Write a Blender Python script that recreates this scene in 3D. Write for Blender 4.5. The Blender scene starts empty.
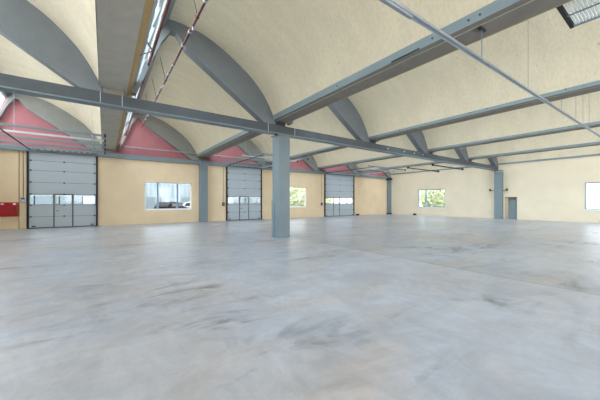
import bpy, math, random
from mathutils import Vector, Matrix
random.seed(7)
C = bpy.context.scene.collection
scn = bpy.context.scene

# ------------------------------------------------------------------ helpers
def lin(c):
    return tuple(((v/255)/12.92 if v/255 <= .04045 else ((v/255+.055)/1.055)**2.4) for v in c) + (1,)

def new_mat(name):
    m = bpy.data.materials.new(name); m.use_nodes = True
    nt = m.node_tree; b = nt.nodes['Principled BSDF']
    return m, nt, b

def N(nt, t, **kw):
    n = nt.nodes.new(t)
    for k, v in kw.items(): setattr(n, k, v)
    return n

def mat(name, col, rough=.6, var=.06, scale=3., fine=.05, fscale=60., metal=0., spec=.4, bump=0., stretch=(1,1,1), dots=0.):
    """Procedural surface: base colour with soft blotches, fine grain and optional dark pin holes."""
    m, nt, b = new_mat(name)
    L = nt.links.new
    tc = N(nt, 'ShaderNodeTexCoord'); mp = N(nt, 'ShaderNodeMapping'); mp.inputs['Scale'].default_value = stretch
    L(tc.outputs['Object'], mp.inputs['Vector'])
    n1 = N(nt, 'ShaderNodeTexNoise'); n1.inputs['Scale'].default_value = scale; n1.inputs['Detail'].default_value = 5
    n2 = N(nt, 'ShaderNodeTexNoise'); n2.inputs['Scale'].default_value = fscale; n2.inputs['Detail'].default_value = 3
    L(mp.outputs['Vector'], n1.inputs['Vector']); L(mp.outputs['Vector'], n2.inputs['Vector'])
    c = lin(col)
    r1 = N(nt, 'ShaderNodeMapRange'); r1.inputs[1].default_value = .3; r1.inputs[2].default_value = .7
    r1.inputs[3].default_value = 1-var; r1.inputs[4].default_value = 1+var
    r2 = N(nt, 'ShaderNodeMapRange'); r2.inputs[1].default_value = .3; r2.inputs[2].default_value = .7
    r2.inputs[3].default_value = 1-fine; r2.inputs[4].default_value = 1+fine
    L(n1.outputs[0], r1.inputs[0]); L(n2.outputs[0], r2.inputs[0])
    mu = N(nt, 'ShaderNodeMath', operation='MULTIPLY'); L(r1.outputs[0], mu.inputs[0]); L(r2.outputs[0], mu.inputs[1])
    last = mu.outputs[0]
    if dots:
        n3 = N(nt, 'ShaderNodeTexNoise'); n3.inputs['Scale'].default_value = 11; n3.inputs['Detail'].default_value = 4
        L(mp.outputs['Vector'], n3.inputs['Vector'])
        r3 = N(nt, 'ShaderNodeMapRange'); r3.inputs[1].default_value = .66; r3.inputs[2].default_value = .74
        r3.inputs[3].default_value = 1; r3.inputs[4].default_value = 1-dots
        L(n3.outputs[0], r3.inputs[0])
        m3 = N(nt, 'ShaderNodeMath', operation='MULTIPLY'); L(last, m3.inputs[0]); L(r3.outputs[0], m3.inputs[1]); last = m3.outputs[0]
    vm = N(nt, 'ShaderNodeVectorMath', operation='SCALE'); vm.inputs[0].default_value = c[:3]
    L(last, vm.inputs['Scale']); L(vm.outputs['Vector'], b.inputs['Base Color'])
    b.inputs['Roughness'].default_value = rough; b.inputs['Metallic'].default_value = metal
    b.inputs['Specular IOR Level'].default_value = spec
    if bump:
        bp = N(nt, 'ShaderNodeBump'); bp.inputs['Strength'].default_value = bump; bp.inputs['Distance'].default_value = .02
        L(n2.outputs[0], bp.inputs['Height']); L(bp.outputs[0], b.inputs['Normal'])
    return m

def glass_mat(name, tint):
    m, nt, b = new_mat(name); L = nt.links.new
    nt.nodes.remove(b); out = nt.nodes['Material Output']
    tr = N(nt, 'ShaderNodeBsdfTransparent'); tr.inputs[0].default_value = tuple(tint)+(1,)
    gl = N(nt, 'ShaderNodeBsdfGlossy'); gl.inputs['Roughness'].default_value = .05; gl.inputs[0].default_value = (.9,.95,1,1)
    fr = N(nt, 'ShaderNodeFresnel'); fr.inputs[0].default_value = 1.45
    mx = N(nt, 'ShaderNodeMixShader')
    ge = N(nt, 'ShaderNodeNewGeometry'); fm = N(nt, 'ShaderNodeMath', operation='MULTIPLY_ADD'); fm.inputs[1].default_value = -1; fm.inputs[2].default_value = 1
    L(ge.outputs['Backfacing'], fm.inputs[0]); fq = N(nt, 'ShaderNodeMath', operation='MULTIPLY'); L(fr.outputs[0], fq.inputs[0]); L(fm.outputs[0], fq.inputs[1])
    L(fq.outputs[0], mx.inputs[0]); L(tr.outputs[0], mx.inputs[1]); L(gl.outputs[0], mx.inputs[2]); L(mx.outputs[0], out.inputs[0])
    return m

class MB:
    def __init__(s): s.v = []; s.f = []
    def box(s, x0, x1, y0, y1, z0, z1):
        i = len(s.v)
        s.v += [(x0,y0,z0),(x1,y0,z0),(x1,y1,z0),(x0,y1,z0),(x0,y0,z1),(x1,y0,z1),(x1,y1,z1),(x0,y1,z1)]
        s.f += [tuple(i+k for k in q) for q in ((0,3,2,1),(4,5,6,7),(0,1,5,4),(1,2,6,5),(2,3,7,6),(3,0,4,7))]
        return s
    def prism(s, poly, axis, a, b):
        """poly in the plane across the axis; axis 'x': (y,z), 'y': (x,z), 'z': (x,y)"""
        i = len(s.v); n = len(poly)
        def P(p, t): return {'x': (t,p[0],p[1]), 'y': (p[0],t,p[1]), 'z': (p[0],p[1],t)}[axis]
        s.v += [P(p,a) for p in poly] + [P(p,b) for p in poly]
        s.f.append(tuple(range(i, i+n))); s.f.append(tuple(range(i+2*n-1, i+n-1, -1)))
        for k in range(n):
            k2 = (k+1) % n; s.f.append((i+k, i+n+k, i+n+k2, i+k2))
        return s
    def tube(s, p, q, r, n=10, r2=None):
        p = Vector(p); q = Vector(q); d = (q-p).normalized()
        a = d.orthogonal().normalized(); b = d.cross(a); i = len(s.v); r2 = r if r2 is None else r2
        for c, rr in ((p, r), (q, r2)):
            for k in range(n):
                t = 2*math.pi*k/n; s.v.append(tuple(c + (a*math.cos(t)+b*math.sin(t))*rr))
        for k in range(n):
            k2 = (k+1) % n; s.f.append((i+k, i+k2, i+n+k2, i+n+k))
        s.f.append(tuple(range(i+n-1, i-1, -1))); s.f.append(tuple(range(i+n, i+2*n)))
        return s
    def bar(s, p, q, w, h, up=(0,0,1)):
        p = Vector(p); q = Vector(q); d = (q-p).normalized(); a = d.cross(Vector(up)).normalized(); b = a.cross(d); i = len(s.v)
        for c in (p, q):
            for sa, sb in ((-1,-1),(1,-1),(1,1),(-1,1)): s.v.append(tuple(c + a*sa*w/2 + b*sb*h/2))
        s.f += [tuple(i+k for k in f) for f in ((0,1,2,3),(7,6,5,4),(0,4,5,1),(1,5,6,2),(2,6,7,3),(3,7,4,0))]
        return s
    def build(s, name, m, parent=None, bevel=0., smooth=False, origin=None):
        xs = [v[0] for v in s.v]; ys = [v[1] for v in s.v]; zs = [v[2] for v in s.v]
        o = Vector(origin) if origin else Vector(((min(xs)+max(xs))/2, (min(ys)+max(ys))/2, min(zs)))
        me = bpy.data.meshes.new(name); me.from_pydata([tuple(Vector(v)-o) for v in s.v], [], s.f); me.update()
        import bmesh
        bm = bmesh.new(); bm.from_mesh(me); bmesh.ops.recalc_face_normals(bm, faces=bm.faces[:]); bm.to_mesh(me); bm.free()
        ob = bpy.data.objects.new(name, me); C.objects.link(ob); me.materials.append(m)
        W[ob.name] = o
        if parent: ob.parent = parent; ob.location = o - W[parent.name]
        else: ob.location = o
        if bevel:
            bv = ob.modifiers.new('bevel', 'BEVEL'); bv.width = bevel; bv.segments = 2; bv.limit_method = 'ANGLE'
        if smooth:
            for p in me.polygons: p.use_smooth = True
            me.set_sharp_from_angle(angle=math.radians(40))
        return ob
W = {}

def tag(o, label, cat, group=None):
    o['label'] = label; o['category'] = cat
    if group: o['group'] = group
    return o

def thing(name, label, cat, loc, group=None):
    o = bpy.data.objects.new(name, None); C.objects.link(o); o.location = loc; o.empty_display_size = .2
    W[o.name] = Vector(loc)
    return tag(o, label, cat, group)

def struct(o): o['kind'] = 'structure'; return o
def struct_root(name, loc):
    o = bpy.data.objects.new(name, None); C.objects.link(o); o.location = loc; W[o.name] = Vector(loc); return struct(o)

def dup(root, delta, label=None):
    r = root.copy(); C.objects.link(r); r.location = root.location + Vector(delta); W[r.name] = r.location.copy()
    if label: r['label'] = label
    for ch in list(root.children):
        c = ch.copy(); C.objects.link(c); c.parent = r
        for g in list(ch.children):
            d = g.copy(); C.objects.link(d); d.parent = c
    return r

# ------------------------------------------------------------------ materials
M = {}
M['plaster_l'] = mat('tan wall paint', (230,209,176), .8, .05, .9, .03, 40, spec=.2)
M['plaster_r'] = mat('pale wall paint', (216,204,182), .8, .04, .9, .03, 40, spec=.2)
M['vault'] = mat('cream wood wool lining', (212,201,178), .9, .05, 1.2, .06, 12, spec=.1, bump=.15, dots=.34, stretch=(.7,1.7,.7))
M['red'] = mat('red gable render', (178,117,122), .8, .05, 1.5, .04, 50, spec=.2)
M['concrete'] = mat('grey beam concrete', (136,130,120), .85, .08, 2.5, .07, 45, spec=.2, dots=.1)
M['rib'] = mat('dark grey rib paint', (114,119,123), .7, .07, 2.0, .06, 50, spec=.3)
M['rib_pale'] = mat('pale grey rib paint', (142,142,138), .7, .07, 2.0, .06, 50, spec=.3)  # same rib paint lightened to make up for weak light at the door wall
M['beamweb'] = mat('dark grey beam paint', (82,87,92), .7, .07, 2.0, .06, 50, spec=.3)
M['steel'] = mat('blue grey steel paint', (116,131,138), .45, .05, 1.5, .03, 60, spec=.5)
M['raild'] = mat('dull zinc rail', (150,157,164), .4, .05, 3, .03, 60, metal=.2)
M['concrete_p'] = mat('pale beam concrete', (186,181,170), .85, .08, 2.5, .07, 45, spec=.2, dots=.1)  # beam concrete lightened; stronger light on the overhead beam put into its colour
M['steel_l'] = mat('light grey steel paint', (176,186,192), .4, .04, 2, .03, 60, spec=.5)
M['galv'] = mat('galvanised rail', (178,184,190), .35, .05, 3, .03, 60, metal=.5)
M['door'] = mat('silver grey door panel', (176,186,194), .5, .02, 1.2, .015, 80, spec=.4)
M['black'] = mat('black rubber', (28,29,31), .6, .05, 5, .05, 60)
M['dark'] = mat('dark steel', (52,52,54), .5, .05, 5, .05, 60)
M['white'] = mat('white window frame', (236,240,242), .4, .02, 5, .02, 60)
M['bluef'] = mat('pale blue window frame', (136,160,178), .4, .03, 5, .02, 60)
M['pipe'] = mat('red brown pipe paint', (94,46,46), .45, .1, 4, .06, 40)
M['hose'] = mat('red enamel', (160,14,22), .35, .03, 4, .02, 60)
M['board'] = mat('yellow board', (178,152,108), .8, .12, 3, .08, 40, stretch=(1,.15,1))
M['brown'] = mat('brown wood', (134,98,62), .6, .1, 4, .08, 30)
M['jamb'] = mat('weathered door jamb', (182,166,142), .7, .06, 3, .05, 40)
M['slat'] = mat('white slat', (226,228,224), .5, .03, 4, .02, 60)
M['asphalt'] = mat('pale paving', (170,171,169), .9, .06, .6, .05, 20)
M['cladw'] = mat('white cladding', (172,184,190), .6, .03, 1, .02, 30)
M['cladb'] = mat('grey green cladding', (128,142,147), .6, .05, 1, .03, 30)
M['carb'] = mat('dark blue car paint', (8,13,19), .5, .02, 3, .01, 60, spec=.12)
M['carw'] = mat('white car paint', (190,194,197), .25, .02, 3, .01, 60, spec=.6)
M['tint'] = mat('car glass', (14,19,22), .15, .02, 3, .01, 60, spec=.25)
M['leaf'] = mat('light green leaves', (232,236,206), .7, .12, 1.2, .1, 9, spec=.2)
M['bark'] = mat('bark', (96,80,64), .9, .15, 4, .1, 30)
M['pane'] = glass_mat('tinted window glass', (.62,.635,.64))
M['roofglass'] = glass_mat('roof glass', (.86,.9,.92))

# floor: smeared, power-floated concrete
def floor_mat():
    m, nt, b = new_mat('smeared concrete floor'); L = nt.links.new
    tc = N(nt, 'ShaderNodeTexCoord')
    def noise(scale, detail, st=(1,1,1), rot=0, dist=0., rough=.55, off=0):
        mp = N(nt, 'ShaderNodeMapping'); mp.inputs['Scale'].default_value = st; mp.inputs['Rotation'].default_value = (0,0,rot)
        mp.inputs['Location'].default_value = (off, off*.7, 0)
        n = N(nt, 'ShaderNodeTexNoise'); n.inputs['Scale'].default_value = scale; n.inputs['Detail'].default_value = detail
        n.inputs['Distortion'].default_value = dist; n.inputs['Roughness'].default_value = rough
        L(tc.outputs['Object'], mp.inputs[0]); L(mp.outputs[0], n.inputs['Vector']); return n.outputs[0]
    def rng(x, a, c, lo, hi):
        r = N(nt, 'ShaderNodeMapRange'); r.interpolation_type = 'SMOOTHSTEP'
        for i, v in enumerate((a, c, lo, hi)): r.inputs[i+1].default_value = v
        L(x, r.inputs[0]); return r.outputs[0]
    def mul(x, y):
        q = N(nt, 'ShaderNodeMath', operation='MULTIPLY'); L(x, q.inputs[0])
        if isinstance(y, (int,float)): q.inputs[1].default_value = y
        else: L(y, q.inputs[1])
        return q.outputs[0]
    big = rng(noise(.16, 4, dist=.6), .3, .7, .90, 1.09)
    streak = rng(noise(1.0, 7, (.6,1.3,1), math.radians(28), 1.3, .66), .3, .72, .86, 1.09)
    streak2 = rng(noise(2.2, 7, (1.2,.6,1), math.radians(-15), 1.6, .68, 7), .3, .7, .90, 1.07)
    val = mul(mul(big, streak), streak2)
    # dark smears, isolated
    sm = mul(rng(noise(1.25, 5, (.55,1.5,1), math.radians(24), 1.0, .6, 3), .50, .74, 0, 1), rng(noise(.45, 2, off=11), .42, .64, 0, 1))
    inv = N(nt, 'ShaderNodeMath', operation='MULTIPLY_ADD'); inv.inputs[1].default_value = -.7; inv.inputs[2].default_value = 1; L(sm, inv.inputs[0])
    val = mul(val, inv.outputs[0])
    # construction joint and second pour beyond it
    sx = N(nt, 'ShaderNodeSeparateXYZ'); L(tc.outputs['Object'], sx.inputs[0])
    wob = N(nt, 'ShaderNodeMath', operation='MULTIPLY_ADD'); L(noise(.5, 2, off=2), wob.inputs[0]); wob.inputs[1].default_value = .08; L(sx.outputs[0], wob.inputs[2])
    val = mul(val, rng(wob.outputs[0], 6.70, 6.86, 1, .85))
    d = N(nt, 'ShaderNodeMath', operation='SUBTRACT'); L(wob.outputs[0], d.inputs[0]); d.inputs[1].default_value = 6.78
    ab = N(nt, 'ShaderNodeMath', operation='ABSOLUTE'); L(d.outputs[0], ab.inputs[0])
    val = mul(val, rng(ab.outputs[0], .012, .045, .68, 1))
    # grains / chips
    val = mul(val, rng(noise(55, 3), .3, .7, .97, 1.03))
    val = mul(val, rng(noise(9, 2, off=5), .76, .79, 1, .6))
    cool = lin((176,182,194)); warm = lin((188,180,176))
    mx = N(nt, 'ShaderNodeMix', data_type='RGBA'); mx.inputs[6].default_value = cool; mx.inputs[7].default_value = warm
    L(rng(noise(.45, 5, (.6,1.2,1), .4, .8, .6, 21), .42, .75, 0, .8), mx.inputs[0])
    vm = N(nt, 'ShaderNodeVectorMath', operation='SCALE'); L(mx.outputs[2], vm.inputs[0]); L(val, vm.inputs['Scale'])
    L(vm.outputs[0], b.inputs['Base Color'])
    L(rng(noise(.25, 2, off=31), .3, .7,   .31, .36), b.inputs['Roughness'])
    b.inputs['Specular IOR Level'].default_value = .6
    bp = N(nt, 'ShaderNodeBump'); bp.inputs['Strength'].default_value = .08; bp.inputs['Distance'].default_value = .02
    L(noise(6, 4), bp.inputs['Height']); L(bp.outputs[0], b.inputs['Normal'])
    return m
M['floor'] = floor_mat()

# ------------------------------------------------------------------ dimensions (metres; x along the door wall, y towards it)
D1, D2 = 22.25, 29.97        # inner faces of the door wall and of the end wall
YB, XN = -9.0, -5.42         # hall end behind the camera, side wall near it
BAY = 6.0
YM0, YM1 = 10.15, 10.50      # cross beam

# ------------------------------------------------------------------ shell
struct(MB().box(XN-.4, D2+.3, YB-.3, D1+.3, -.2, 0).build('floor', M['floor'], origin=(0,0,0)))

def wall_cells(mb, a0, a1, z0, z1, holes, put):
    xs = sorted({a0, a1, *[h[0] for h in holes], *[h[1] for h in holes]}); zs = sorted({z0, z1, *[h[2] for h in holes], *[h[3] for h in holes]})
    zs = [z for z in zs if z0 <= z <= z1]
    for i in range(len(xs)-1):
        run = None
        for j in range(len(zs)-1):
            cx, cz = (xs[i]+xs[i+1])/2, (zs[j]+zs[j+1])/2
            if any(h[0] < cx < h[1] and h[2] < cz < h[3] for h in holes):
                if run is not None: put(xs[i], xs[i+1], run, zs[j]); run = None
            elif run is None: run = zs[j]
        if run is not None: put(xs[i], xs[i+1], run, zs[-1])

DOORS = [(-3.63,-.40,0,4.53), (8.30,11.51,0,4.53), (19.03,23.40,0,4.53)]
WINL = [(2.31,5.50,1.0,3.02), (13.45,16.63,1.06,3.05)]
mb = MB(); wall_cells(mb, XN-.4, D2+.3, 0, 4.8, DOORS+WINL, lambda a,b,c,d: mb.box(a,b,D1,D1+.3,c,d))
struct(mb.build('wall_left', M['plaster_l']))
WINR = [(15.09,18.23,.94,3.0), (1.35,4.507,.98,3.05)]
SD = (8.735,9.636,0,2.02)
mb = MB(); wall_cells(mb, YB, D1, 0, 5.02, WINR+[SD], lambda a,b,c,d: mb.box(D2,D2+.3,a,b,c,d))
struct(mb.build('wall_right', M['plaster_r']))
FILL_BAYS = [(XN+.6+6*q, XN+5.0+6*q, 1.5, 4.2) for q in range(6)]  # unseen openings added to throw extra daylight on the door wall
mb = MB(); wall_cells(mb, XN-.7, D2+.3, 0, 8, FILL_BAYS, lambda a,b,c,d: mb.box(a,b,YB-.3,YB,c,d))
struct(mb.build('wall_back', M['plaster_r']))
struct(MB().box(XN-.7, XN, YB, D1, 0, 5.2).build('wall_side', M['plaster_r']))

# vault lower surface (x from the valley, z)
KEY = [(1.50,7.70),(1.75,7.745),(2.2,7.745),(2.8,7.66),(3.3,7.49),(3.8,7.24),(4.3,6.93),(4.8,6.58),(5.3,6.08),(5.62,5.62),(5.80,5.28),(5.92,5.04)]
def catmull(P, n=4):
    out = []
    for i in range(len(P)-1):
        p0 = P[max(i-1,0)]; p1 = P[i]; p2 = P[i+1]; p3 = P[min(i+2,len(P)-1)]
        for k in range(n):
            t = k/n
            out.append(tuple(.5*((2*p1[j])+(-p0[j]+p2[j])*t+(2*p0[j]-5*p1[j]+4*p2[j]-p3[j])*t*t+(-p0[j]+3*p1[j]-3*p2[j]+p3[j])*t**3) for j in (0,1)))
    out.append(P[-1]); return out
CURVE = catmull(KEY)
def offset(poly, t):
    out = []
    for i, p in enumerate(poly):
        a = poly[max(i-1,0)]; b = poly[min(i+1,len(poly)-1)]
        dx, dz = b[0]-a[0], b[1]-a[1]; l = math.hypot(dx,dz)
        out.append((p[0]-dz/l*t, p[1]+dx/l*t))
    return out
top = offset(CURVE, .14)
v = MB().prism(CURVE + top[::-1], 'y', YB-.2, D1+.5).build('ceiling', M['vault'], smooth=True)
struct(v)
v.location.x += -BAY
for k in range(0, 5):
    c = v.copy(); C.objects.link(c); c.location.x = v.location.x + BAY*(k+1)
# ------------------------------------------------------------------ north-light glazing in every bay
GB, GT = (.78,5.45), (1.56,7.58)     # foot and head of the slope
def glazing(n, k):
    ox = BAY*k
    root = struct_root('window_%d' % n, (ox+.7, 6.6, 5.2))
    gx = (GT[0]-GB[0])/(GT[1]-GB[1])
    def gp(z, off=0): return (ox+GB[0]+(z-GB[1])*gx+off, z)
    MB().prism([gp(5.42,-.03),gp(7.6,-.03),gp(7.6,-.015),gp(5.42,-.015)], 'y', YB, D1+.2).build('glass', M['roofglass'], root)
    MB().prism([gp(5.40,-.06),gp(5.50,-.06),gp(5.50,.06),gp(5.40,.06)], 'y', YB, D1+.2).build('bottom_rail', M['steel_l'], root)
    MB().prism([gp(7.40,-.06),gp(7.74,-.06),gp(7.74,.16),gp(7.40,.10)], 'y', YB, D1+.2).build('top_rail', M['steel'], root)
    MB().prism([gp(6.36,-.04),gp(6.44,-.04),gp(6.44,.04),gp(6.36,.04)], 'y', YB, D1+.2).build('transom', M['steel_l'], root)
    first = None
    y = YB+.5
    while y < D1:
        if first is None:
            first = MB().prism([gp(5.45,-.03),gp(7.5,-.03),gp(7.5,.035),gp(5.45,.035)], 'y', y-.03, y+.03).build('mullion', M['steel_l'], root)
            y0 = y
        else:
            c = first.copy(); C.objects.link(c); c.parent = root; c.location.y = first.location.y + (y-y0)
        y += 1.0
    # daylight portal
    li = bpy.data.lights.new('skylight_portal', 'AREA'); li.shape = 'RECTANGLE'; li.cycles.is_portal = True
    li.size = D1-YB; li.size_y = 2.5
    lo = bpy.data.objects.new('skylight_portal', li); C.objects.link(lo)
    cz = 6.4; cx = gp(cz,-.12)[0]
    nrm = Vector((1,0,-gx)).normalized(); ydir = Vector((0,1,0)); zx = -nrm; yy = zx.cross(ydir)
    R = Matrix((ydir, yy, zx)).transposed().to_4x4(); lo.matrix_world = Matrix.Translation((cx, (D1+YB)/2, cz)) @ R
for i, k in enumerate(range(-1, 5)): glazing(5+i, k)

# ------------------------------------------------------------------ valley beams
def valley(k, label):
    ox = BAY*k - (.05 if k == 1 else 0)
    t = thing('roof_beam', label, 'beam', (ox+.222, 6.6, 4.86), 'roof beams between the vaults')
    y1 = D1+.3
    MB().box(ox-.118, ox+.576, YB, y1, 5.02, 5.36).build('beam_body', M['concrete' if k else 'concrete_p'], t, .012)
    MB().box(ox-.132, ox-.118, YB, y1, 5.02, 5.235).build('edge_plate', M['steel'], t)
    MB().prism([(ox+.576,5.03),(ox+.62,5.03),(ox+.80,5.44),(ox+.70,5.44),(ox+.576,5.36)], 'y', YB, y1).build('upstand', M['board'], t)
    MB().box(ox+.02, ox+.045, YB, y1, 5.008, 5.02).build('drip_strip', M['concrete_p'], t)
    MB().box(ox-.05, ox+.50, YM0+.02, YM1-.02, 4.86, 5.02).build('bearing_block', M['dark'] if k else M['concrete'], t)
    MB().box(ox-.05, ox+.50, D1-.22, D1+.2, 4.80, 5.02).build('bearing_block', M['concrete'], t)
    return t
VL = ['wide pale roof beam passing straight overhead beside the strip of roof glazing',
      'long roof beam landing on the central column, with dark slot in its blue edge',
      'roof beam next right after the one landing on the central column',
      'roof beam two along to the right from the one landing on the central column',
      'last free roof beam before the one lying on the pale end wall',
      'roof beam lying along the top of the pale end wall']
VB = [valley(k, VL[k]) for k in range(6)]
# slot and bolts on blue edges
e1 = [o for o in VB[1].children if o.name.startswith('edge_plate')][0]
MB().box(5.81,5.82,3.5,4.25,5.02,5.055).build('slot', M['black'], e1)
for k, ys in ((1,(3.2,2.47,2.27,6.2)),(2,(5.0,4.4,8.2,2.2)),(3,(6.4,3.2))):
    pe = [o for o in VB[k].children if o.name.startswith('edge_plate')][0]
    for y in ys:
        x = BAY*k-.132-(.05 if k == 1 else 0); MB().tube((x-.015,y,5.12),(x+.01,y,5.12),.022,8).build('bolt', M['dark'], pe)

# ------------------------------------------------------------------ cross beam
t = thing('cross_beam', 'long dark grey cross beam spanning left to right over the central column', 'beam', (12,10.3,4.5))
MB().box(XN, D2+.2, YM0+.02, YM1-.02, 4.53, 4.86).build('web', M['beamweb'], t)
MB().box(XN, D2+.2, YM0-.01, YM1+.01, 4.495, 4.53).build('bottom_flange', M['steel'], t)
for x in (5.6, 6.95, .45, -.1): MB().box(x-.01,x+.01,YM0+.008,YM0+.02,4.53,4.86).build('joint_strip', M['steel_l'], t)
for x in (13.6, 15.2, 16.3, 17.3): MB().tube((x,YM0-.0,4.70),(x,YM0+.03,4.70),.05,10).build('cover_cap', M['steel_l'], t)
t = tag(MB().box(XN, D2, D1-.2, D1+.001, 4.5, 4.8).build('lintel_beam', M['steel'], None, .01), 'grey lintel beam along the top of the tan wall above the shutter doors', 'beam')

# ------------------------------------------------------------------ bowed ribs
def rib(y0, y1, k, label, group, foot, paint='rib'):
    ox = BAY*k
    t = thing('arch_rib', label, 'arch', (ox+3.3, (y0+y1)/2, foot), group)
    up = [(ox+x, z+.02) for x, z in CURVE if x >= 1.72]
    bow = up + [(ox+5.95, foot), (ox+5.42, foot), (ox+2.33,6.95), (ox+2.02,7.40), (ox+1.72,7.40)]
    MB().prism(bow, 'y', y0, y1).build('bow', M[paint], t, .012)
    gx = (GT[0]-GB[0])/(GT[1]-GB[1])
    def gp(z, off): return (ox+GB[0]+(z-GB[1])*gx+off, z)
    MB().prism([gp(5.03,.07),gp(7.4,.11),(ox+1.72,7.7),(ox+1.86,7.40),gp(6.9,.24),gp(5.03,.20)], 'y', y0+.03, y1-.03).build('post', M[paint], t)
    return t
GL1 = ['big bowed rib at upper left, ending on the wide pale overhead beam',
       'bowed rib over the cross beam just left of the central column',
       'bowed rib rising from the cross beam first right of the central column',
       'bowed rib on the cross beam, second to the right of the central column',
       'small bowed rib on the cross beam, third to the right of the central column',
       'smallest bowed rib on the cross beam, beside the end wall column']
for k in range(-1, 5): rib(YM0, YM1, k, GL1[k+1], 'bowed ribs over the cross beam', 4.86)
GL2 = ['bowed rib framing the red gable above the leftmost shutter door',
       'bowed rib framing the red gable above the window with the parked cars',
       'bowed rib framing the red gable above the middle shutter door',
       'bowed rib framing the red gable just right of the central column',
       'bowed rib framing the red gable above the farthest shutter door',
       'bowed rib framing the last red gable before the far corner']
GP = ['red gable infill above the leftmost shutter door',
      'red gable infill above the wide window with the parked cars',
      'red gable infill above the middle shutter door',
      'red gable infill just right of the central column above a window',
      'red gable infill above the farthest shutter door',
      'red gable infill touching the far corner']
for k in range(-1, 5):
    rib(D1-.3, D1-.01, k, GL2[k+1], 'bowed ribs along the door wall', 4.8, 'rib_pale')
    ox = BAY*k
    poly = [(ox+.1,4.8)] + [(ox+.66,5.2),(ox+1.5,7.66)] + [(ox+x,z+.03) for x,z in CURVE if x > 1.7] + [(ox+6.1,5.04),(ox+6.1,4.8)]
    tag(MB().prism(poly, 'y', D1+.02, D1+.25).build('gable_infill', M['red']), GP[k+1], 'wall panel', 'red infill walls of the gables')

# ------------------------------------------------------------------ columns
t = thing('column', 'blue grey steel column standing alone in the middle of the hall', 'column', (6.39,10.43,0))
MB().box(6.11,6.68,YM0,YM0+.57,0,4.495).build('shaft', M['steel'], t, .02)
MB().prism([(10.52,0),(10.74,0),(10.74,1.62),(10.52,1.46)], 'x', 6.085, 6.112).build('guard_plate', M['steel'], t)
MB().box(6.06,6.73,YM0-.03,YM0+.62,4.46,4.495).build('head_plate', M['steel'], t)
t = thing('column', 'grey column against the tan wall between the wide window and middle shutter door', 'column', (6.33,22.05,0))
MB().box(6.05,6.62,D1-.45,D1+.01,0,4.80).build('shaft', M['steel'], t, .015)
t = thing('column', 'slim grey column in the far corner with black shoe and black top bracket', 'column', (29.8,22,0))
MB().box(29.5,29.97,D1-.36,D1+.01,0,4.8).build('shaft', M['steel'], t, .015)
MB().box(29.44,30.0,D1-.42,D1,0,.17).build('shoe', M['black'], t)
MB().box(29.3,29.98,D1-.5,D1,4.36,4.6).build('top_bracket', M['black'], t)
t = thing('column', 'blue grey column against the pale end wall beside the small door', 'column', (29.7,10,0))
MB().box(29.55,30.0,9.76,10.36,0,4.495).build('shaft', M['steel'], t, .015)
MB().box(29.5,30.0,9.70,10.42,4.3,4.36).build('collar', M['steel_l'], t)
for y0, y1, lb in ((10.36,10.72,'small dark bracket fitting on the left side of the end wall column'),(9.40,9.76,'small dark bracket fitting on the right side of the end wall column')):
    o = thing('wall_bracket', lb, 'bracket', (29.7,(y0+y1)/2,2.55), 'brackets on the end wall column')
    inner = y0 if y0 > 10 else y1; outer = y1 if y0 > 10 else y0
    MB().bar((29.72,inner,2.58),(29.72,outer,2.66),.05,.05).build('arm', M['dark'], o)
    MB().tube((29.72,outer,2.60),(29.6,outer,2.74),.07,12,.09).build('fitting_head', M['dark'], o)

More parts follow.
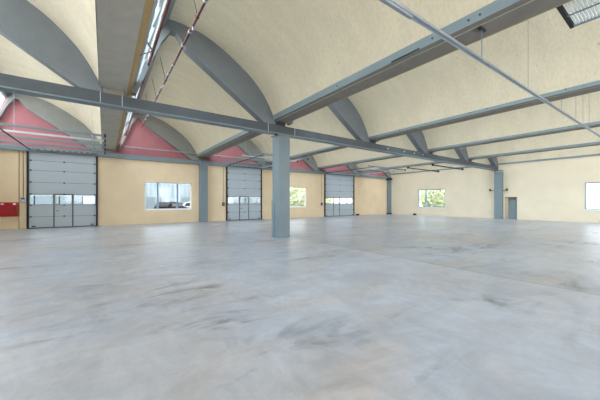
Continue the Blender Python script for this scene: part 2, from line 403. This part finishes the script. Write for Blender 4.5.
# ------------------------------------------------------------------ sectional shutter doors
ROWS = [0.03,.69,1.38,2.03,2.72,3.42,4.0,4.53]
def shutter(n, x0, x1, wins, wicket):
    r = struct_root('door_%d' % n, ((x0+x1)/2, D1, 0))
    for i in range(7):
        z0, z1 = ROWS[i]+.008, ROWS[i+1]-.008
        m = MB()
        if i == 2: wall_cells(m, x0+.03, x1-.03, z0, z1, [(a,b,1.43,1.965) for a,b in wins], lambda a,b,c,d: m.box(a,b,D1-.06,D1-.015,c,d))
        else: m.box(x0+.03, x1-.03, D1-.06, D1-.015, z0, z1)
        p = m.build('panel_section', M['door'], r, .006)
        if i:
            for hx in (x0+.12, (x0+x1)/2, x1-.12): MB().box(hx-.04,hx+.04,D1-.075,D1-.058,ROWS[i]-.04,ROWS[i]+.04).build('hinge', M['dark'], p)
    MB().box(x0+.02,x1-.02,D1-.03,D1-.016,0.02,1.40).build('joint_backing', M['dark'], r)
    m = MB().box(x0+.02,x1-.02,D1-.03,D1-.016,2.0,4.53); m.build('joint_backing', M['dark'], r)
    for a, b in wins:
        f = MB().box(a-.03,b+.03,D1-.068,D1-.05,1.40,1.43).box(a-.03,b+.03,D1-.068,D1-.05,1.965,1.995).box(a-.03,a,D1-.068,D1-.05,1.43,1.965).box(b,b+.03,D1-.068,D1-.05,1.43,1.965).build('window_frame', M['steel_l'], r)
        MB().box(a,b,D1-.045,D1-.035,1.43,1.965).build('pane', M['pane'], f)
    a, b = wicket
    wf = MB().box(a-.025,a+.025,D1-.075,D1-.056,.03,2.03).box(b-.025,b+.025,D1-.075,D1-.056,.03,2.03).box(a,b,D1-.075,D1-.056,2.0,2.05).build('wicket_frame', M['dark'], r)
    MB().tube((a+.10,D1-.06,1.02),(a+.10,D1-.12,1.02),.018,8).tube((a+.10,D1-.12,1.02),(a+.24,D1-.12,1.02),.016,8).build('handle', M['black'], wf)
    for x in (x0, x1): MB().box(x-.05,x+.05,D1-.12,D1+.0,0,4.62).build('side_track', M['black'], r)
    MB().box(x0-.02,x1+.02,D1-.07,D1,0,.05).build('bottom_seal', M['black'], r)
    MB().box(x0-.05,x1+.05,D1-.26,D1-.19,4.50,4.62).build('spring_shaft_cover', M['rib'], r)
    for q in range(int((x1-x0)/.28)):
        xx = x0+.3+q*.28
        if xx < x1-.2: MB().tube((xx,D1-.3,4.66),(xx+.12,D1-.3,4.66),.05,8).build('spring', M['galv'], r)
    for x in (x0+.25, x1-.25): MB().box(x-.08,x+.08,D1-.09,D1-.058,.10,.16).build('roller_bracket', M['black'], r)
shutter(1, -3.63, -.40, [(-3.53,-2.56),(-2.40,-1.68),(-1.545,-.51)], (-2.49,-1.61))
shutter(2, 8.30, 11.51, [(8.41,9.36),(9.51,10.20),(10.34,11.38)], (9.44,10.27))
shutter(3, 19.03, 23.40, [(19.13,20.17),(20.32,21.06),(21.21,22.21),(22.37,23.28)], (20.25,21.13))

# suspended track frames of the doors
def tracks(x0, x1, ra, rb, label):
    t = thing('track_frame', label, 'door track', ((ra+rb)/2, 18.8, 4.5), 'suspended door track frames')
    for x, m in ((x0+.08,'dark'), (x1-.08,'steel_l')):
        MB().box(x-.02,x+.02,15.75,D1-.1,4.59,4.64).build('track', M[m], t)
    for y, m in ((15.95,'steel'),(17.3,'galv'),(18.65,'steel'),(20.2,'steel'),(21.6,'steel')):
        rl = MB().box(ra,rb,y-.04,y+.04,4.64,4.73).build('cross_rail', M[m], t)
        MB().box(rb-.01,rb+.06,y-.06,y+.06,4.61,4.76).build('end_cap', M['black'], rl)
    for x, y in ((x0+.1,15.95),(x1-.1,15.95),(x0+.1,18.65),(x1-.1,18.65)):
        xr = (x-.0) % BAY
        zt = 5.1
        for i in range(len(CURVE)-1):
            if CURVE[i][0] <= xr <= CURVE[i+1][0]: zt = CURVE[i][1]+.02
        if xr < 1.5: zt = 4.73 if xr < 1.0 else 6.0
        if zt > 5: MB().tube((x,y,4.72),(x,y,zt),.007,6).build('hanger', M['galv'], t)
tracks(-3.63,-.40,-5.2,.0,'suspended steel track rails in front of the red gable over leftmost shutter door')
tracks(8.30,11.51,7.5,12.0,'suspended steel track rails in front of the red gable over middle shutter door')
tracks(19.03,23.40,18.6,24.0,'suspended steel track rails in front of the red gable over farthest shutter door')

# ------------------------------------------------------------------ windows
def window_left(n, x0, x1, z0, z1, muls):
    r = struct_root('window_%d' % n, ((x0+x1)/2, D1+.15, z0))
    y0, y1 = D1+.12, D1+.19
    w = .07
    MB().box(x0,x1,y0,y1,z0,z0+w).box(x0,x1,y0,y1,z1-w,z1).box(x0,x0+w,y0,y1,z0+w,z1-w).box(x1-w,x1,y0,y1,z0+w,z1-w).build('frame', M['white'], r)
    MB().box(x0,x1,D1-.04,y0,z0-.04,z0+.012).build('sill', M['white'], r)
    for x in muls: MB().box(x-.06,x+.06,y0-.01,y1,z0+w,z1-w).build('mullion', M['bluef'], r)
    MB().box(x0+w,x1-w,y0+.03,y0+.036,z0+w,z1-w).build('pane', M['pane'], r)
window_left(1, 2.31,5.50,1.0,3.02,(3.17,4.52))
window_left(2, 13.45,16.63,1.06,3.05,(14.4,))
def window_right(n, y0, y1, z0, z1, muls):
    r = struct_root('window_%d' % n, (D2+.15, (y0+y1)/2, z0))
    x0, x1 = D2+.10, D2+.17; w = .08
    MB().box(x0,x1,y0,y1,z0,z0+w).box(x0,x1,y0,y1,z1-w,z1).box(x0,x1,y0,y0+w,z0+w,z1-w).box(x0,x1,y1-w,y1,z0+w,z1-w).build('frame', M['bluef'], r)
    MB().box(D2-.03,x0,y0,y1,z0-.04,z0+.012).build('sill', M['white'], r)
    for y in muls: MB().box(x0-.01,x1,y-.06,y+.06,z0+w,z1-w).build('mullion', M['bluef'], r)
    MB().box(x0+.03,x0+.036,y0+w,y1-w,z0+w,z1-w).build('pane', M['pane'], r)
window_right(3, 15.09,18.23,.94,3.0,(17.3,))
window_right(4, 1.35,4.507,.98,3.05,(2.3,))
r = struct_root('door_4', (D2+.2, 9.2, 0))
MB().box(D2+.22,D2+.27,8.735,9.43,0,1.93).build('leaf', M['steel'], r)
MB().box(D2-.02,D2+.22,8.735,9.636,1.93,2.02).build('door_head', M['brown'], r)
MB().box(D2+.02,D2+.22,9.42,9.636,0,1.93).build('jamb', M['jamb'], r)
MB().tube((D2+.22,8.86,1.02),(D2+.16,8.86,1.02),.018,8).tube((D2+.16,8.86,1.02),(D2+.16,8.98,1.02),.014,8).build('handle', M['galv'], r)

# ------------------------------------------------------------------ wall fittings
t = thing('hose_cabinet', 'red fire hose cabinet on the tan wall left of the shutter doors', 'hose cabinet', (-4.4,22.1,.74))
MB().box(-4.74,-4.03,D1-.24,D1,.74,1.54).build('cabinet_body', M['hose'], t, .015)
dd = MB().box(-4.72,-4.05,D1-.262,D1-.24,.77,1.51).build('cabinet_door', M['hose'], t, .01)
MB().box(-4.16,-4.08,D1-.285,D1-.262,1.08,1.18).build('latch', M['dark'], dd)
for x in (-4.62,-4.14): MB().box(x-.06,x+.06,D1-.27,D1-.262,1.40,1.48).build('sticker', M['white'], dd)
t = thing('conduit', 'thin tan conduit running down the wall beside the red cabinet', 'pipe', (-3.98,22.2,0))
MB().tube((-4.0,D1-.03,0.02),(-4.0,D1-.03,4.5),.022,8).build('tube', M['board'], t, smooth=True)
for z in (.6,2.4,3.8): MB().box(-4.03,-3.97,D1-.055,D1,z,z+.03).build('clip', M['galv'], t)
def control(x, z, label, dark):
    t = thing('control_box', label, 'switch box', (x, D1-.06, z), 'door control boxes')
    w = .09 if dark else .14
    MB().box(x-w,x+w,D1-.13,D1,z,z+.30).build('case', M['dark' if dark else 'galv'], t, .01)
    MB().box(x-.07,x+.07,D1-.138,D1-.13,z+.15,z+.23).build('cover', M['black' if not dark else 'rib'], t)
    for i in range(3): MB().tube((x,D1-.15,z+.04+.04*i),(x,D1-.13,z+.04+.04*i),.014,8).build('button', M['hose' if i == 0 else 'white'], t)
    MB().tube((x,D1-.02,z+.26),(x,D1-.02,4.5),.012,6).build('cable', M['dark'], t)
control(-3.83,1.56,'grey switch box on the tan wall between red cabinet and leftmost shutter door',False)
control(8.02,1.22,'dark switch box on the tan wall left of the middle shutter door',True)
control(18.6,1.20,'dark switch box on the tan wall left of the farthest shutter door',True)
o = thing('floor_box', 'small black box on the floor right of the farthest shutter door', 'box', (23.95,22.1,0))
MB().box(23.75,24.15,D1-.25,D1-.02,0,.17).build('case', M['black'], o, .02); MB().tube((23.95,D1-.13,.17),(23.95,D1-.13,.22),.04,8).build('cap', M['dark'], o)
o = thing('floor_box', 'small black box on the floor under the far window in the end wall', 'box', (29.85,18.5,0))
MB().box(D2-.25,D2-.02,18.42,18.74,0,.19).build('case', M['black'], o, .02); MB().tube((D2-.13,18.58,.19),(D2-.13,18.58,.25),.04,8).build('cap', M['dark'], o)

# ------------------------------------------------------------------ pipes and rails under the roof
t = thing('gable_pipe', 'thin grey pipe running level across the red gables', 'pipe', (6.5,21.8,5.2))
MB().tube((1.10,21.82,5.28),(11.9,21.82,5.28),.035,10).build('tube', M['galv'], t, smooth=True)
for x in (1.8,4.0,7.6,10.4): MB().bar((x,21.82,5.28),(x,D1+.02,5.28),.04,.05).build('bracket', M['dark'], t)
def under(x):
    for i in range(len(CURVE)-1):
        if CURVE[i][0] <= x <= CURVE[i+1][0]:
            u = (x-CURVE[i][0])/(CURVE[i+1][0]-CURVE[i][0]); return CURVE[i][1]+u*(CURVE[i+1][1]-CURVE[i][1])
    return 7.7
t = thing('sprinkler_pipe', 'dark red sprinkler pipe hung under the vault left of the central column', 'pipe', (2.15,6,6.7))
MB().tube((2.14,YB,6.80),(2.14,D1-.35,6.80),.04,10).build('tube', M['pipe'], t, smooth=True)
y = -7.0
while y < D1-2.4:
    if not (YM0-.3 < y < YM1+.3):
        MB().tube((2.14,y,6.82),(1.93,y,under(1.93)),.009,6).build('hanger', M['dark'], t)
        MB().tube((2.14,y+.5,6.78),(2.14,y+.5,6.66),.022,8,.03).build('sprinkler_head', M['galv'], t)
        MB().tube((2.14,y,6.80),(2.14,y+.06,6.80),.055,10).build('collar', M['pipe'], t)
    for q in (.8,1.7): MB().tube((2.14,y+q,6.80),(2.14,y+q+.08,6.80),.06,10).build('coupling', M['galv'], t)  # pale rings added to give the pipe its white glints
    y += 2.5
t = thing('roof_pipe', 'red brown pipe running along the inside of the roof glazing', 'pipe', (1.2,6,6.0))
MB().tube((1.17,YB,6.05),(1.17,YM0-.01,6.05),.045,10).tube((1.17,YM1+.01,6.05),(1.17,D1-.35,6.05),.045,10).build('tube', M['pipe'], t, smooth=True)
y = -5.3
while y < D1-1:
    MB().bar((1.17,y,6.05),(.67,y-1.3,5.2),.03,.03).build('bracket', M['pipe'], t)
    MB().bar((1.17,y,6.05),(.82,y-1.6,5.48),.03,.03).build('bracket', M['pipe'], t)
    y += 2.9
# cable rail
P0, P1 = Vector((2.2,2.36,4.315)), Vector((22.0,2.36,4.74))
t = thing('cable_rail', 'slim grey cable rail hanging on rods under the roof beams at upper right', 'cable tray', (12,2.36,4.4))
MB().bar(P0,P1,.05,.045).build('rail', M['raild'], t)
MB().bar(P0+Vector((0,.045,-.02)),P1+Vector((0,.035,-.01)),.015,.02).build('cable', M['steel_l'], t)
MB().bar((1.8,2.37,4.265),(3.72,2.37,4.31),.05,.05).build('lamp_body', M['raild'], t)
for x in (6.13,8.9,12.2,14.2,15.4,16.6,18.2,20.4):
    xr = x % BAY
    zt = 5.03 if (xr < .57 or xr > 5.9) else under(xr)
    if x < 7: MB().box(x-.12,x+.12,2.33,2.39,4.99,5.02).build('hanger_plate', M['dark'], t)
    MB().tube((x,2.36,4.315+(x-2.2)*.0214),(x,2.36,zt),.009 if x < 7 else .005,6).build('hanger', M['steel'] if xr < .57 else M['rib'], t)
# grating
t = thing('grating', 'blue framed grating platform with white slats at top right corner', 'grating', (7.19,-1,5.08))
MB().box(6.60,6.66,-2.3,1.36,5.10,5.17).box(7.69,7.75,-2.3,1.36,5.10,5.17).build('side_rail', M['steel'], t)
MB().box(6.60,7.75,1.31,1.37,5.09,5.18).build('end_rail', M['black'], t)
MB().box(7.16,7.19,-2.3,1.31,5.085,5.10).build('middle_rail', M['steel'], t)
y = -2.25
while y < 1.29:
    MB().box(6.66,7.69,y-.013,y+.013,5.11,5.15).build('slat', M['slat'], t); y += .047
for x, y in ((7.2,-1.6),(7.2,.7),(7.6,1.2)): MB().tube((x,y,5.15),(x,y,under(x-6)),.014,8).build('hanger', M['steel'], t)
# ties by the far corner
for y, lb in ((15.8,'dark steel tie bar under the vault above the far end wall window, farther of two'),(13.3,'dark steel tie bar under the vault near the end wall column, nearer of two')):
    o = thing('tie_bar', lb, 'tie bar', (27.1,y,4.85), 'dark tie bars at the end wall')
    MB().box(24.2,D2,y-.05,y+.05,4.86,4.95).build('bar', M['dark'], o)
    for x in (24.2,D2-.06): MB().box(x,x+.06,y-.09,y+.09,4.83,5.02).build('end_plate', M['black'], o)

# ------------------------------------------------------------------ outside
struct(MB().box(-60,110,D1+.3,110,-.3,-.06).box(D2+.3,110,-60,D1+.3,-.3,-.06).build('ground', M['asphalt']))
t = thing('warehouse', 'pale clad building outside beyond the wide window and shutter doors', 'building', (8,42,-.06))
MB().box(-30,22,40,46,2.2,5.6).build('upper_cladding', M['cladw'], t)
m = MB(); x = -30
while x < 22:
    m.box(x,x+1.9,40,46,-.06,2.2); x += 2.0
m.build('lower_cladding', M['cladb'], t)
for x in (-12,-2,6.4,14): MB().box(x,x+2.0,39.93,40,-.06,2.15).build('loading_door', M['cladw'], t)
m = MB()
for q in range(100): m.box(-30+q*.52,-29.94+q*.52,39.96,40,2.2,5.2)
m.build('cladding_seams', M['cladb'], t)

def car(loc, rz, paint, label):
    t = thing('car', label, 'car', (0,0,0), None)
    body = [(-2.05,.32),(-2.08,.75),(-1.95,.95),(-1.0,1.0),(1.1,1.0),(1.85,.86),(2.08,.62),(2.05,.30)]
    MB().prism(body, 'y', -.84, .84).build('body', paint, t, .08)
    cab = [(-1.92,.96),(-1.45,1.42),(-.6,1.50),(.25,1.44),(1.15,.98)]
    cb = MB(); n = len(cab)
    for yy, s in ((-.80,1),(-.62,1.0),(.62,1.0),(.80,1)): pass
    cb.v = [(x, -.80+(.20 if z > 1.1 else 0), z) for x,z in cab] + [(x, .80-(.20 if z > 1.1 else 0), z) for x,z in cab]
    cb.f = [tuple(range(n)), tuple(range(2*n-1,n-1,-1))] + [(k,n+k,n+(k+1)%n,(k+1)%n) for k in range(n)]
    cb.build('cabin', paint, t, .05)
    for s in (-1,1):
        g = MB(); g.v = [(x, s*(.815-(.19 if z > 1.1 else .0)), z) for x,z in ((-1.55,1.04),(-1.25,1.36),(-.55,1.42),(.2,1.37),(.85,1.04))]; g.v += [(x,y+s*.01,z) for x,y,z in g.v]
        g.f = [tuple(range(5)), tuple(range(9,4,-1))]+[(k,5+k,5+(k+1)%5,(k+1)%5) for k in range(5)]
        g.build('side_window', M['tint'], t)
        for x in (-1.3,1.3): 
            w = MB().tube((x,s*.70,.31),(x,s*.88,.31),.31,20).build('wheel', M['black'], t)
            MB().tube((x,s*.87,.31),(x,s*.895,.31),.19,14).build('hub', M['galv'], w)
    MB().prism([(.38,1.40),(.42,1.42),(1.14,1.02),(1.10,1.0)], 'y', -.62, .62).build('windscreen', M['tint'], t)
    MB().prism([(-1.9,1.03),(-1.93,1.05),(-1.50,1.40),(-1.47,1.38)], 'y', -.62, .62).build('rear_window', M['tint'], t)
    for s in (-1,1):
        MB().box(2.0,2.08,s*.55-.16,s*.55+.16,.62,.76).build('headlamp', M['white'], t)
        MB().box(-2.10,-2.02,s*.62-.12,s*.62+.12,.72,.92).build('tail_lamp', M['hose'], t)
    t.scale = (1.1,1.1,1.1); t.location = loc; t.rotation_euler = (0,0,rz)
car((6.1,33.0,-.06), math.radians(52), M['carb'], 'dark blue car parked outside the wide window')
car((9.6,37.2,-.06), math.radians(10), M['carw'], 'white car parked outside behind the dark blue car')

def tree(x, y, h, w, label, seed):
    rnd = random.Random(seed)
    t = thing('tree', label, 'tree', (x,y,-.06), 'trees outside the windows')
    MB().tube((x,y,-.06),(x,y,h*.5),.12,8,.06).build('trunk', M['bark'], t)
    m = MB()
    for q in range(3600):
        th = rnd.uniform(0,6.283); ph = math.acos(rnd.uniform(-1,1)); rr = rnd.uniform(.55,1)**.5
        c = Vector((x+w*rr*math.sin(ph)*math.cos(th), y+w*rr*math.sin(ph)*math.sin(th), h*.52+h*.48*rr*math.cos(ph)))
        a = Vector((rnd.gauss(0,1),rnd.gauss(0,1),rnd.gauss(0,1))).normalized(); b = a.orthogonal().normalized(); s = rnd.uniform(.2,.34)
        i = len(m.v)
        m.v += [tuple(c+a*s), tuple(c+b*s*.5), tuple(c-a*s), tuple(c-b*s*.5)]; m.f.append((i,i+1,i+2,i+3))
    m.build('foliage', M['leaf'], t)
TL = ['light green tree outside the far end wall window, nearest the corner','light green tree outside the far end wall window, nearer the wall column',
      'light green tree outside the window right of the central column, left one','light green tree outside the window right of the central column, right one']
tree(38.5,25.6,4.6,2.3,TL[0],1); tree(38.0,20.4,4.4,2.2,TL[1],2)
tree(25.2,35.5,4.6,2.4,TL[2],3); tree(30.6,37.5,4.8,2.5,TL[3],4)

# ------------------------------------------------------------------ daylight
w = bpy.data.worlds.new('sky'); scn.world = w; w.use_nodes = True
nt = w.node_tree; bg = nt.nodes['Background']
tc = N(nt, 'ShaderNodeTexCoord'); sx = N(nt, 'ShaderNodeSeparateXYZ'); nt.links.new(tc.outputs['Generated'], sx.inputs[0])
cr = N(nt, 'ShaderNodeValToRGB'); nt.links.new(sx.outputs[2], cr.inputs[0])
cr.color_ramp.elements[0].position = 0; cr.color_ramp.elements[0].color = (1,1,1,1)
cr.color_ramp.elements[1].position = .8; cr.color_ramp.elements[1].color = (.84,.92,1.0,1)
nt.links.new(cr.outputs[0], bg.inputs[0]); bg.inputs[1].default_value = 5.0
for x0,x1,z0,z1 in WINL:
    li = bpy.data.lights.new('window_portal','AREA'); li.shape = 'RECTANGLE'; li.cycles.is_portal = True; li.size = x1-x0; li.size_y = z1-z0
    lo = bpy.data.objects.new('window_portal', li); C.objects.link(lo); lo.location = ((x0+x1)/2, D1+.35, (z0+z1)/2); lo.rotation_euler = (math.radians(-90),0,0)
for x0,x1,z0,z1 in FILL_BAYS:  # portals of the added openings behind the camera
    li = bpy.data.lights.new('window_portal','AREA'); li.shape = 'RECTANGLE'; li.cycles.is_portal = True; li.size = x1-x0; li.size_y = z1-z0
    lo = bpy.data.objects.new('window_portal', li); C.objects.link(lo); lo.location = ((x0+x1)/2, YB-.35, (z0+z1)/2); lo.rotation_euler = (math.radians(90),0,0)
for y0,y1,z0,z1 in WINR:
    li = bpy.data.lights.new('window_portal','AREA'); li.shape = 'RECTANGLE'; li.cycles.is_portal = True; li.size = z1-z0; li.size_y = y1-y0
    lo = bpy.data.objects.new('window_portal', li); C.objects.link(lo); lo.location = (D2+.35,(y0+y1)/2,(z0+z1)/2); lo.rotation_euler = (0,math.radians(90),0)

# ------------------------------------------------------------------ camera and view
cam = bpy.data.cameras.new('camera'); co = bpy.data.objects.new('camera', cam); C.objects.link(co)
cam.sensor_width = 36; cam.lens = 274.7/600*36; cam.shift_y = 2/600; cam.clip_start = .05; cam.clip_end = 500
co.location = (0,0,1.558); co.rotation_euler = (math.radians(90),0,math.radians(54.557-90))
scn.camera = co
scn.view_settings.view_transform = 'Standard'; scn.view_settings.look = 'None'
scn.view_settings.gamma = 1; scn.view_settings.use_curve_mapping = False
scn.view_settings.exposure = 0.86
scn.cycles.max_bounces = 12; scn.cycles.diffuse_bounces = 8; scn.cycles.transparent_max_bounces = 12
scn.cycles.use_denoising = True
